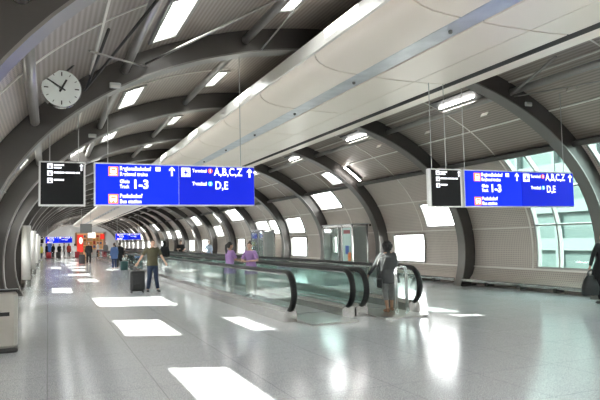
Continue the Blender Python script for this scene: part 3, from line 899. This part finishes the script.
def hand(mb, wrist, d, n, s, curl=.35, k=1.):
    # wrist point, direction of the hand, palm normal (fingers curl towards it), s = +1 thumb on d x n side
    d = Vector(d).normalized(); n = Vector(n); n = (n-d*n.dot(d)).normalized(); x = d.cross(n).normalized()*s
    w = Vector(wrist)
    P = lambda a, b, c: w+d*a*k+x*b*k+n*c*k
    for b in (-.027, -.009, .009, .027): mb.tube([P(-.01, b*.7, 0), P(.045, b, .002), P(.088, b*1.05, 0)], [.015*k, .0155*k, .012*k], 8, caps=True)
    for b, L in ((.031, .070), (.0105, .080), (-.0105, .074), (-.031, .058)):
        p = [P(.085, b, 0)]; a = curl*.6; cur = Vector((.085, b, 0))
        for seg in (.42, .33, .25):
            cur = cur+Vector((math.cos(a)*L*seg, b*.16, math.sin(a)*L*seg)); p.append(P(cur.x, cur.y, cur.z)); a += curl*1.1
        mb.tube(p, [.0088*k, .0080*k, .0076*k, .0068*k], 8, caps=True)
    mb.tube([P(.012, .022, .004), P(.042, .046, .014), P(.068, .052, .026), P(.088, .050, .036)], [.014*k, .0115*k, .010*k, .0085*k], 8, caps=True)

def person(label, loc, rz, h=1.75, female=False, skin='skin', hair=('short', 'hair_brown'), top=('tee', 'cloth_olive'), low=('trousers', 'cloth_jeans'), shoes='shoe_black',
           R=None, Lf=None, legs=None, lean=0., yaw=0., curl=.4, detail=True, group=None, head_tilt=0., handn=None, bulk=1.):
    """local frame: front +y, the person's right +x; R / Lf = (elbow, wrist) in metres for a 1.75 m figure; legs = ((knee, ankle) right, left)"""
    root = thing('person', label, 'person', loc, rz, group)
    k = h/1.75
    vx = (.0052 if detail else .02)
    root.scale = (k, k, k)
    sw = .165 if female else .19
    hw = .092 if female else .088
    off = lambda z: Vector((0, lean*max(0, z-.95), 0))
    sh = {1: Vector((sw, 0, 1.43))+off(1.43), -1: Vector((-sw, 0, 1.43))+off(1.43)}
    R = R or ((.24, -.02, 1.16), (.25, .05, .92)); Lf = Lf or ((-.24, -.02, 1.16), (-.25, .05, .92))
    arms = {1: (Vector(R[0]), Vector(R[1])), -1: (Vector(Lf[0]), Vector(Lf[1]))}
    legs = legs or (((.10, .02, .49), (.10, -.01, .085)), ((-.10, .02, .49), (-.10, -.01, .085)))
    lg = {1: [Vector((hw, 0, .92))]+[Vector(p) for p in legs[0]], -1: [Vector((-hw, 0, .92))]+[Vector(p) for p in legs[1]]}
    cr = 1 if not female else .92
    def torso(mb, e, z0=.86, z1=1.47, flare=0., full=True):
        rows = []
        for z, rx, ry in ((.60, .165, .125), (.72, .170, .128), (.80, .172, .126), (.88, .170, .120), (.96, .160, .112), (1.06, .142 if female else .150, .098), (1.16, .142 if female else .158, .102), (1.28, .160*cr+.008, .116), (1.37, .172*cr, .108), (1.43, .160*cr, .090), (1.475, .105, .070), (1.50, .062, .060)):
            if z0-1e-6 <= z <= z1+1e-6:
                o_ = off(z); fz = flare*max(0, (1.06-z)/.4)
                rows.append(((o_.x, o_.y-.005, z), rx*(bulk if z < 1.4 else (1+bulk)/2)+e+fz, ry*(bulk if z < 1.4 else 1)+e+fz))
        mb.loft(rows, 20, 2.3)
    # ---- body
    b = MB()
    torso(b, 0, .88, 1.50)
    for s in (1, -1):
        p = lg[s]
        mid1 = p[0].lerp(p[1], .5); mid2 = p[1].lerp(p[2], .35)
        b.tube([p[0], mid1, p[1], mid2, p[2]], [.082, .070, .052, .054, .036], 14, caps=True)
        d = Vector((0, 1, 0)); d = (Matrix.Rotation(-.12*s, 3, 'Z') @ d)
        b.tube([p[2]+Vector((0, -.03, -.035)), p[2]+d*.11+Vector((0, 0, -.052)), p[2]+d*.16+Vector((0, 0, -.058))], [.034, .03, .02], 10, caps=True)
        e, w = arms[s]
        b.tube([sh[s]+Vector((-.02*s, 0, 0)), sh[s].lerp(e, .45), e, e.lerp(w, .35), w], [.054, .045, .037, .036, .024], 12, caps=True)
        hd = (w-e).normalized(); hn = Vector(handn[s]) if handn and s in handn else Vector((-s, .1, 0))
        if detail:
            hand(b, w+hd*.015, hd, hn, -s if hd.z < .3 and False else (1 if (hd.cross((hn-hd*hn.dot(hd)).normalized())).y*1 > 0 else -1), curl)
        else: b.tube([w, w+hd*.08, w+hd*.15], [.03, .04, .025], 8, caps=True)
    o14 = off(1.5)
    b.tube([Vector((0, -.01, 1.44))+off(1.44), Vector((0, .005, 1.56))+o14], [.058, .052], 14, caps=True)
    hc = Vector((0, .02, 1.635))+off(1.56)
    Rh = Matrix.Rotation(yaw, 3, 'Z') @ Matrix.Rotation(head_tilt, 3, 'X')
    H = lambda x, y, z: hc+Rh @ Vector((x, y, z))
    b.ell(H(0, -.008, .02), (.076, .096, .098), 18, 12, Rh); b.ell(H(0, .022, -.05), (.056, .062, .064), 16, 10, Rh); b.ell(H(0, .045, -.088), (.028, .028, .022), 10, 7, Rh)
    if detail:
        b.tube([H(0, .085, .02), H(0, .104, -.018), H(0, .098, -.026)], [.009, .014, .012], 8, caps=True)
        for s in (1, -1):
            b.ell(H(.078*s, -.008, -.004), (.012, .022, .034), 8, 6, Rh); b.ell(H(.033*s, .076, .034), (.026, .014, .008), 8, 6, Rh); b.ell(H(.036*s, .062, -.022), (.024, .02, .02), 8, 6, Rh)
    bo = fuse(b, 'body', skin, root, vx, 2)
    if detail:
        for s in (1, -1): MB().ell(H(.031*s, .085, .014), (.013, .008, .008), 10, 7, Rh).build('eye', 'eye_dark', bo)
        MB().ell(H(0, .085, -.055), (.024, .010, .007), 10, 7, Rh).build('mouth', 'lips', bo)
    # ---- lower clothes
    l = MB(); ls, lm = low
    e = .020
    cut = {'trousers': .93, 'cropped': .52, 'wide': .95}[ls]
    l.loft([((0, -.005, .80), .176, .128), ((0, -.005, .88), .180+.0, .130), ((0, -.005, .97), .168, .122), ((0, -.005, 1.02), .158, .114)], 20, 2.3)
    l.ell((0, -.005, .835), (.165, .128, .085), 18, 10)
    for s in (1, -1):
        p = lg[s]; ank = p[1].lerp(p[2], cut)
        ww = 1.25 if ls == 'wide' else 1.
        l.tube([p[0], p[0].lerp(p[1], .5), p[1], p[1].lerp(ank, .5), ank], [.098, .090*ww, .074*ww, .072*ww, .060*ww], 14)
    fuse(l, 'trousers' if ls != 'cropped' else 'leggings', lm, root, vx*1.6, 3)
    # ---- shoes
    soles = []
    for s in (1, -1):
        p = lg[s][2]; d = (Matrix.Rotation(-.12*s, 3, 'Z') @ Vector((0, 1, 0)))
        sm = MB(); sm.tube([p+Vector((0, -.045, -.045)), p+d*.05+Vector((0, 0, -.040)), p+d*.13+Vector((0, 0, -.052)), p+d*.18+Vector((0, 0, -.060))], [.040, .043, .042, .028], 12, caps=True)
        sm.tube([p+Vector((0, -.01, -.03)), p+Vector((0, 0, -.0))], [.042, .044], 12)
        zmin = min(v[2] for v in sm.v); 
        shoe_ = fuse(sm, 'shoe', shoes, root, vx, 2); soles.append(min(v.co.z for v in shoe_.data.vertices))
    # ---- upper clothes
    u = MB(); us, um = top
    if us in ('tee', 'tunic'):
        z0 = .88 if us == 'tee' else .72; fr, e = .50, .018
    elif us == 'jacket': z0, fr, e = .72, .98, .026
    elif us == 'coat': z0, fr, e = .60, .98, .034
    else: z0, fr, e = .88, .97, .022
    torso(u, e, z0, 1.475, .02 if us in ('tee', 'shirt') else .05)
    for s in (1, -1):
        el, w = arms[s]; st = sh[s]+Vector((-.03*s, 0, 0))
        u.ell(sh[s]+Vector((-.022*s, 0, -.004)), (.074, .071, .068), 14, 10)
        if fr <= .5: u.tube([st, sh[s].lerp(el, .4), sh[s].lerp(el, .8)], [.072, .064, .060], 14)
        else: u.tube([st, sh[s].lerp(el, .5), el, el.lerp(w, .5), el.lerp(w, fr)], [.074, .062, .054, .048, .042], 14)
    if us in ('tee', 'tunic'): u.tube([Vector((0, -.008, 1.44))+off(1.44), Vector((0, -.004, 1.50))+off(1.5)], [.088, .068], 14)
    if us in ('jacket', 'coat', 'shirt'):
        u.tube([Vector((0, -.01, 1.45))+off(1.45), Vector((0, 0, 1.53))+off(1.53)], [.078, .066], 14)
    fuse(u, {'tee': 't_shirt', 'tunic': 'tunic', 'jacket': 'jacket', 'coat': 'coat', 'shirt': 'shirt'}[us], um, root, vx*1.6, 3)
    # ---- hair
    hs, hm = hair; g = MB()
    if hs == 'short':
        g.ell(H(0, -.018, .046), (.083, .097, .088), 16, 10, Rh); g.ell(H(0, -.05, .0), (.076, .068, .075), 16, 10, Rh)
    elif hs == 'bald':
        g.ell(H(0, -.045, .0), (.081, .065, .055), 16, 10, Rh); g.ell(H(0, -.02, .055), (.076, .085, .064), 16, 10, Rh)
    elif hs == 'curly':
        g.ell(H(0, -.035, .01), (.118, .118, .13), 18, 12, Rh)
        rnd = random.Random(3)
        for q in range(60):
            a, c = rnd.uniform(0, 2*PI), rnd.uniform(-.85, 1)
            v = Vector((math.cos(a)*math.sqrt(1-c*c)*.108, math.sin(a)*math.sqrt(1-c*c)*.11-.03, c*.115+.02))
            if v.y > .045 and v.z < .07: continue
            g.ell(H(*v), (.033, .033, .033), 8, 6, Rh)
    elif hs == 'ponytail':
        g.ell(H(0, -.018, .046), (.086, .099, .090), 16, 10, Rh); g.ell(H(0, -.055, .0), (.078, .066, .08), 16, 10, Rh)
        g.tube([H(0, -.10, .06), H(0, -.145, .02), H(0, -.155, -.10), H(0, -.13, -.24), H(0, -.11, -.33)], [.03, .042, .044, .036, .015], 10, caps=True)
    elif hs == 'bun':
        g.ell(H(0, -.020, .046), (.084, .098, .088), 16, 10, Rh); g.ell(H(0, -.06, .0), (.074, .06, .07), 16, 10, Rh); g.ell(H(0, -.07, .135), (.045, .045, .04), 12, 8, Rh)
    elif hs == 'long':
        g.ell(H(0, -.025, .036), (.088, .098, .096), 16, 10, Rh); g.loft([(H(0, -.06, -.22), .095, .05), (H(0, -.06, -.10), .098, .062), (H(0, -.05, .03), .088, .07)], 16)
    fuse(g, 'hair', hm, root, vx*1.2, 2)
    root.location.z -= min(soles)*k-.002
    return root

def seat_on(root, z):        # nothing: figures are posed with soles on z = 0 of their own frame
    return root

# the man with the suitcase, walking towards the camera
person('man in olive t-shirt and dark jeans walking forward, pulling a black suitcase', (3.23, 20.55, 0), PI+R_(4), 1.74, hair=('short', 'hair_brown'), top=('tee', 'cloth_olive'), low=('trousers', 'cloth_jeans'),
       R=((.33, -.09, 1.20), (.45, -.15, .99)), Lf=((-.31, -.02, 1.19), (-.415, .06, .985)), legs=(((.11, .06, .49), (.14, -.08, .085)), ((-.10, .10, .49), (-.15, .14, .085))), handn={1: (0, 1, -.3), -1: (1, .3, 0)}, curl=.75)
def suitcase(label, loc, rz, m, W=.47, D=.27, H=.66, handle=True, det=True, group=None):
    t = thing('suitcase', label, 'suitcase', loc, rz, group)
    sh = MB().box((0, 0, .06+H/2), (W, D, H), bev=.045).build('shell', m, t, smooth='auto')
    if det:
        MB().box((0, -D/2-.008, .06+H*.60), (W*.78, .02, H*.5), bev=.01).build('front_pocket', m, t)
        MB().box((0, -D/2-.008, .06+H*.18), (W*.78, .02, H*.25), bev=.01).build('front_pocket', m, t)
        MB().tube([(-.08, 0, .06+H), (-.07, 0, .085+H), (.07, 0, .085+H), (.08, 0, .06+H)], .011, 8).build('grab_handle', 'rubber', t)
    for sx in (-1, 1):
        for sy in (-1, 1):
            if not det and sy > 0: continue
            w = MB().quad_ring([[(sx*(W/2-.05)+xx, sy*(D/2-.05)*1.+.03*math.cos(2*PI*q/14), .03+.03*math.sin(2*PI*q/14)) for q in range(14)] for xx in (-.014, .014)])
            w.build('wheel', 'rubber', t)
    if handle:
        hm = MB()
        for sx in (-.09, .09): hm.tube([(sx, D/2-.05, .06+H-.02), (sx, D/2-.05, .925)], .008, 8)
        hm.tube([(-.10, D/2-.05, .925), (.10, D/2-.05, .925)], .016, 8, caps=True)
        hm.build('telescopic_handle', 'stainless', t)
    return t
suitcase('black upright suitcase rolling beside the man in the olive t-shirt', (2.74, 20.64, 0), R_(4), 'case_black')

# the woman in grey at the walkway entrance, seen from behind
person('woman with dark curly hair and charcoal jacket, seen from behind at the walkway entrance', (6.90, 11.5, .0375), R_(-8), 1.51, False, skin='skin_tan', hair=('curly', 'hair_dark'), top=('jacket', 'cloth_charcoal'), low=('cropped', 'cloth_plaid'), shoes='shoe_brown',
       R=((.25, .06, 1.18), (.24, .22, 1.02)), Lf=((-.33, .04, 1.18), (-.47, .16, .93)), legs=(((.10, .05, .49), (.10, .06, .085)), ((-.09, .02, .49), (-.10, -.14, .085))), handn={-1: (.3, 0, -1)}, curl=.3, bulk=1.32)
t = thing('shoulder_bag', 'small dark shoulder bag at the left hip of the woman in grey', 'bag', (6.60, 11.36, .58), R_(0))
MB().box((0, 0, .10), (.06, .20, .20), bev=.025).build('bag_body', 'bag_black', t)
MB().tube([(0, -.1, .25), (.03, -.12, .5), (.10, -.12, .67), (.14, .0, .71), (.10, .13, .66), (.03, .13, .5), (0, .1, .25)], .01, 8).build('strap', 'bag_black', t)

# two women in purple on the near walkway
person('woman in purple tunic with dark ponytail, in profile on the near walkway', (4.95, 17.2, .055), R_(-72), 1.55, True, skin='skin_tan', hair=('ponytail', 'hair_dark'), top=('tunic', 'cloth_purple'), low=('wide', 'cloth_beige'),
       R=((.21, .12, 1.17), (.12, .34, 1.12)), Lf=((-.21, .14, 1.18), (-.06, .36, 1.15)), handn={1: (-.8, 0, .5), -1: (.8, 0, .5)}, curl=.5, yaw=R_(-10))
person('woman in purple tunic with hair tied up, leaning on the near handrail', (5.36, 16.45, .055), R_(140), 1.54, True, skin='skin', hair=('bun', 'hair_brown'), top=('tunic', 'cloth_purple'), low=('wide', 'cloth_beige'),
       R=((.27, .12, 1.16), (.10, .33, 1.155)), Lf=((-.27, .12, 1.16), (-.09, .34, 1.16)), lean=.14, yaw=R_(12), handn={1: (0, 0, -1), -1: (0, 0, -1)}, curl=.3)
# the person at the right edge with a black bag
rp = person('person in black coat at the right edge of the picture, carrying a bag', (11.90, 10.28, 0), R_(-18), 1.66, True, hair=('long', 'hair_dark'), top=('coat', 'cloth_black'), low=('trousers', 'cloth_black'),
       R=((.25, .02, 1.18), (.26, .10, .93)), Lf=((-.30, -.02, 1.16), (-.335, .02, .91)), handn={-1: (1, 0, 0)}, curl=.9, bulk=1.15,
       legs=(((.10, .06, .49), (.10, .12, .085)), ((-.10, .04, .49), (-.10, -.12, .085))), lean=.08)
rp.rotation_euler = (0, R_(5), R_(-18))
t = thing('tote_bag', 'large black handbag held by the person at the right edge', 'bag', (11.60, 10.33, .22), R_(-10))
MB().loft([((0, 0, 0), .20, .075), ((0, 0, .03), .225, .09), ((0, 0, .2), .215, .095), ((0, 0, .36), .15, .07), ((.01, 0, .46), .085, .035)], 20, 2.8).build('bag_body', 'bag_black', t, smooth='auto')
for dy in (-.02, .02): MB().tube([(-.06, dy, .43), (-.03, dy, .55), (.05, dy, .60), (.10, dy, .55), (.10, dy, .43)], .010, 8).build('handle', 'bag_black', t)

# mid-distance people
person('person in black t-shirt looking at a phone, standing beyond the walkways', (8.05, 39.5, .0), R_(170), 1.72, hair=('short', 'hair_brown'), top=('tee', 'cloth_black'), low=('trousers', 'cloth_navy'),
       R=((.25, .08, 1.15), (.12, .30, 1.18)), Lf=((-.26, .04, 1.15), (-.16, .28, 1.08)), detail=False, head_tilt=-.2)
person('person in light blue shirt bending beyond the walkways, beside the far cabin', (9.4, 37.2, 0), R_(150), 1.66, True, hair=('short', 'hair_grey'), top=('shirt', 'cloth_lightblue'), low=('trousers', 'cloth_grey'), lean=.35, detail=False,
       R=((.25, .25, 1.12), (.20, .45, .98)), Lf=((-.25, .25, 1.12), (-.2, .45, .98)))
person('dark-haired person in black walking behind the man with the suitcase', (5.22, 29.6, .055), R_(10), 1.66, True, hair=('long', 'hair_dark'), top=('jacket', 'cloth_black'), low=('trousers', 'cloth_black'), detail=False)
person('man in black clothes walking with a dark suitcase in front of the shop', (2.98, 50.5, 0), PI, 1.74, hair=('short', 'hair_dark'), top=('shirt', 'cloth_black'), low=('trousers', 'cloth_black'), detail=False,
       legs=(((.11, .08, .49), (.12, .12, .085)), ((-.11, .03, .49), (-.12, -.12, .085))))
suitcase('dark upright suitcase beside the man in black in front of the shop', (2.48, 50.6, 0), 0, 'case_dark', .46, .3, .72, det=False)
person('traveller in blue jacket with a red backpack look, left of the far pair', (3.80, 39.0, 0), R_(20), 1.64, hair=('short', 'hair_brown'), top=('jacket', 'cloth_blue'), low=('trousers', 'cloth_navy'), detail=False)['label'] = 'traveller in blue jacket, left one of the pair walking away with a teal suitcase'
person('traveller in black jacket, right one of the pair walking away with a teal suitcase', (4.16, 39.5, 0), R_(-5), 1.66, hair=('short', 'hair_brown'), top=('jacket', 'cloth_black'), low=('trousers', 'cloth_black'), detail=False)
suitcase('teal upright suitcase beside the pair walking away', (4.10, 36.4, 0), 0, 'case_teal', .42, .26, .52, det=False)
FARP = [(-.75, 74, 'cloth_hivis', 'cloth_navy', 'traveller in a yellow top by the far left wall', 'short'),
        (-.15, 76, 'cloth_navy', 'cloth_black', 'traveller in dark blue jacket by the far blue door', 'short'),
        (.55, 75, 'cloth_black', 'cloth_black', 'traveller in black beside a red suitcase in the far group', 'long'),
        (1.25, 77, 'cloth_black', 'cloth_navy', 'traveller in a black jacket at the middle of the far group', 'short'),
        (1.75, 76, 'cloth_grey', 'cloth_black', 'traveller in a grey jacket in the far group', 'short'),
        (2.25, 75, 'cloth_red', 'cloth_black', 'traveller in a red jacket in the far group', 'long'),
        (2.85, 74, 'cloth_white', 'cloth_white', 'traveller in white clothes left of the shop', 'long'),
        (5.3, 73, 'cloth_white', 'cloth_grey', 'traveller in a white top in front of the shop counter', 'short'),
        (5.9, 70, 'cloth_grey', 'cloth_black', 'traveller in grey right of the shop', 'short'),
        (6.5, 66, 'cloth_black', 'cloth_navy', 'traveller in black right of the shop, near the walkway', 'long')]
for i, (x, y, a, b_, lab, hs) in enumerate(FARP):
    person(lab, (x, y, .0), R_((i*67) % 360), 1.62+.14*((i*37) % 10)/10, i % 2 == 0, hair=(hs, 'hair_brown' if i % 3 else 'hair_dark'), top=('jacket', a), low=('trousers', b_), detail=False)
for x, y, m, lab in [(.1, 73.2, 'case_red', 'red suitcase standing in the far group of travellers'), (1.1, 73.6, 'case_dark', 'dark suitcase standing in the far group of travellers'), (3.05, 72.6, 'case_red', 'red suitcase standing left of the shop')]:
    suitcase(lab, (x, y, 0), 0, m, .5, .3, .7, det=False, handle=False)

# ------------------------------------------------------------------ outside
o = struct(MB().box((10, 40, -1.2), (160, 200, .2)).build('ground', 'ground_out'))
t = thing('office_building', 'pale glass-fronted building seen through the tall glazing at right', 'building', (22, 8, 0))
MB().box((4, 9.5, 3), (7.6, 19, 8)).build('core', 'facade', t)
fb = MB(); gb = MB()
for z in (-.6, 1.15, 2.9, 4.65, 6.4): MB().box((.1, 9.5, z), (.5, 19, .55)).build('floor_band', 'facade', t)
for z in (.25, 2.0, 3.75, 5.5): MB().box((.18, 9.5, z), (.2, 19, 1.3)).build('window_band', 'facade_glass', t)
for q in range(8): MB().box((-.04, 1.2+q*2.4, 3), (.3, .16, 7.8)).build('mullion', 'facade', t)

# ------------------------------------------------------------------ light
w = bpy.data.worlds.new('World'); SC.world = w; w.use_nodes = True
bg = w.node_tree.nodes['Background']; bg.inputs[0].default_value = (1, .975, .985, 1); bg.inputs[1].default_value = 9.0
sd = bpy.data.lights.new('sun', 'SUN'); sd.energy = 22; sd.angle = R_(.6); sd.color = (1, .97, .91)
so = bpy.data.objects.new('sun', sd); COL.objects.link(so); so.rotation_euler = SUN.to_track_quat('-Z', 'Y').to_euler(); so.location = (-20, 40, 30)
def area(name, loc, size, sy, power, rot=(0, 0, 0), col=(1, .96, .9)):
    l = bpy.data.lights.new(name, 'AREA'); l.shape = 'RECTANGLE'; l.size = size; l.size_y = sy; l.energy = power; l.color = col
    o = bpy.data.objects.new(name, l); COL.objects.link(o); o.location = loc; o.rotation_euler = rot
area('far_end_fill', (5.9, 84, 4.5), 9, .5, 500, (R_(30), 0, 0)); area('far_end_fill', (5.9, 118, 4.5), 9, .5, 500, (R_(30), 0, 0))  # added fill without fixtures, brightens the far end of the hall
SC.view_settings.view_transform = 'Standard'; SC.view_settings.look = 'None'; SC.view_settings.exposure = 1.05; SC.view_settings.gamma = 1
SC.view_settings.use_curve_mapping = False
SC.cycles.use_denoising = True; SC.cycles.max_bounces = 10; SC.cycles.diffuse_bounces = 5; SC.cycles.transparent_max_bounces = 24
SC.cycles.sample_clamp_indirect = 8

# ------------------------------------------------------------------ camera
def cam_axes(f=600., vp=(48, 244), roll=1.25):
    ray = lambda p: Vector(((p[0]-300)/f, -(p[1]-200)/f, 1.))
    d = ray(vp).normalized(); r2_ = ray((vp[0]+500, vp[1]-500*math.tan(R_(roll))))
    up = d.cross(r2_).normalized()
    if up.y < 0: up = -up
    right = up.cross(d).normalized()
    if right.x < 0: right = -right
    Mx = lambda v: Vector((right.dot(v), d.dot(v), up.dot(v)))
    return Mx(Vector((1, 0, 0))), Mx(Vector((0, 1, 0))), Mx(Vector((0, 0, 1)))
cx, cy, cz = cam_axes()
cd = bpy.data.cameras.new('camera'); cd.sensor_width = 36; cd.lens = 36.0; cd.clip_start = .05; cd.clip_end = 400
co = bpy.data.objects.new('camera', cd); COL.objects.link(co)
m4 = Matrix.Identity(4)
for i in range(3):
    m4[i][0] = cx[i]; m4[i][1] = cy[i]; m4[i][2] = -cz[i]
m4[2][3] = 1.68
co.matrix_world = m4
SC.camera = co
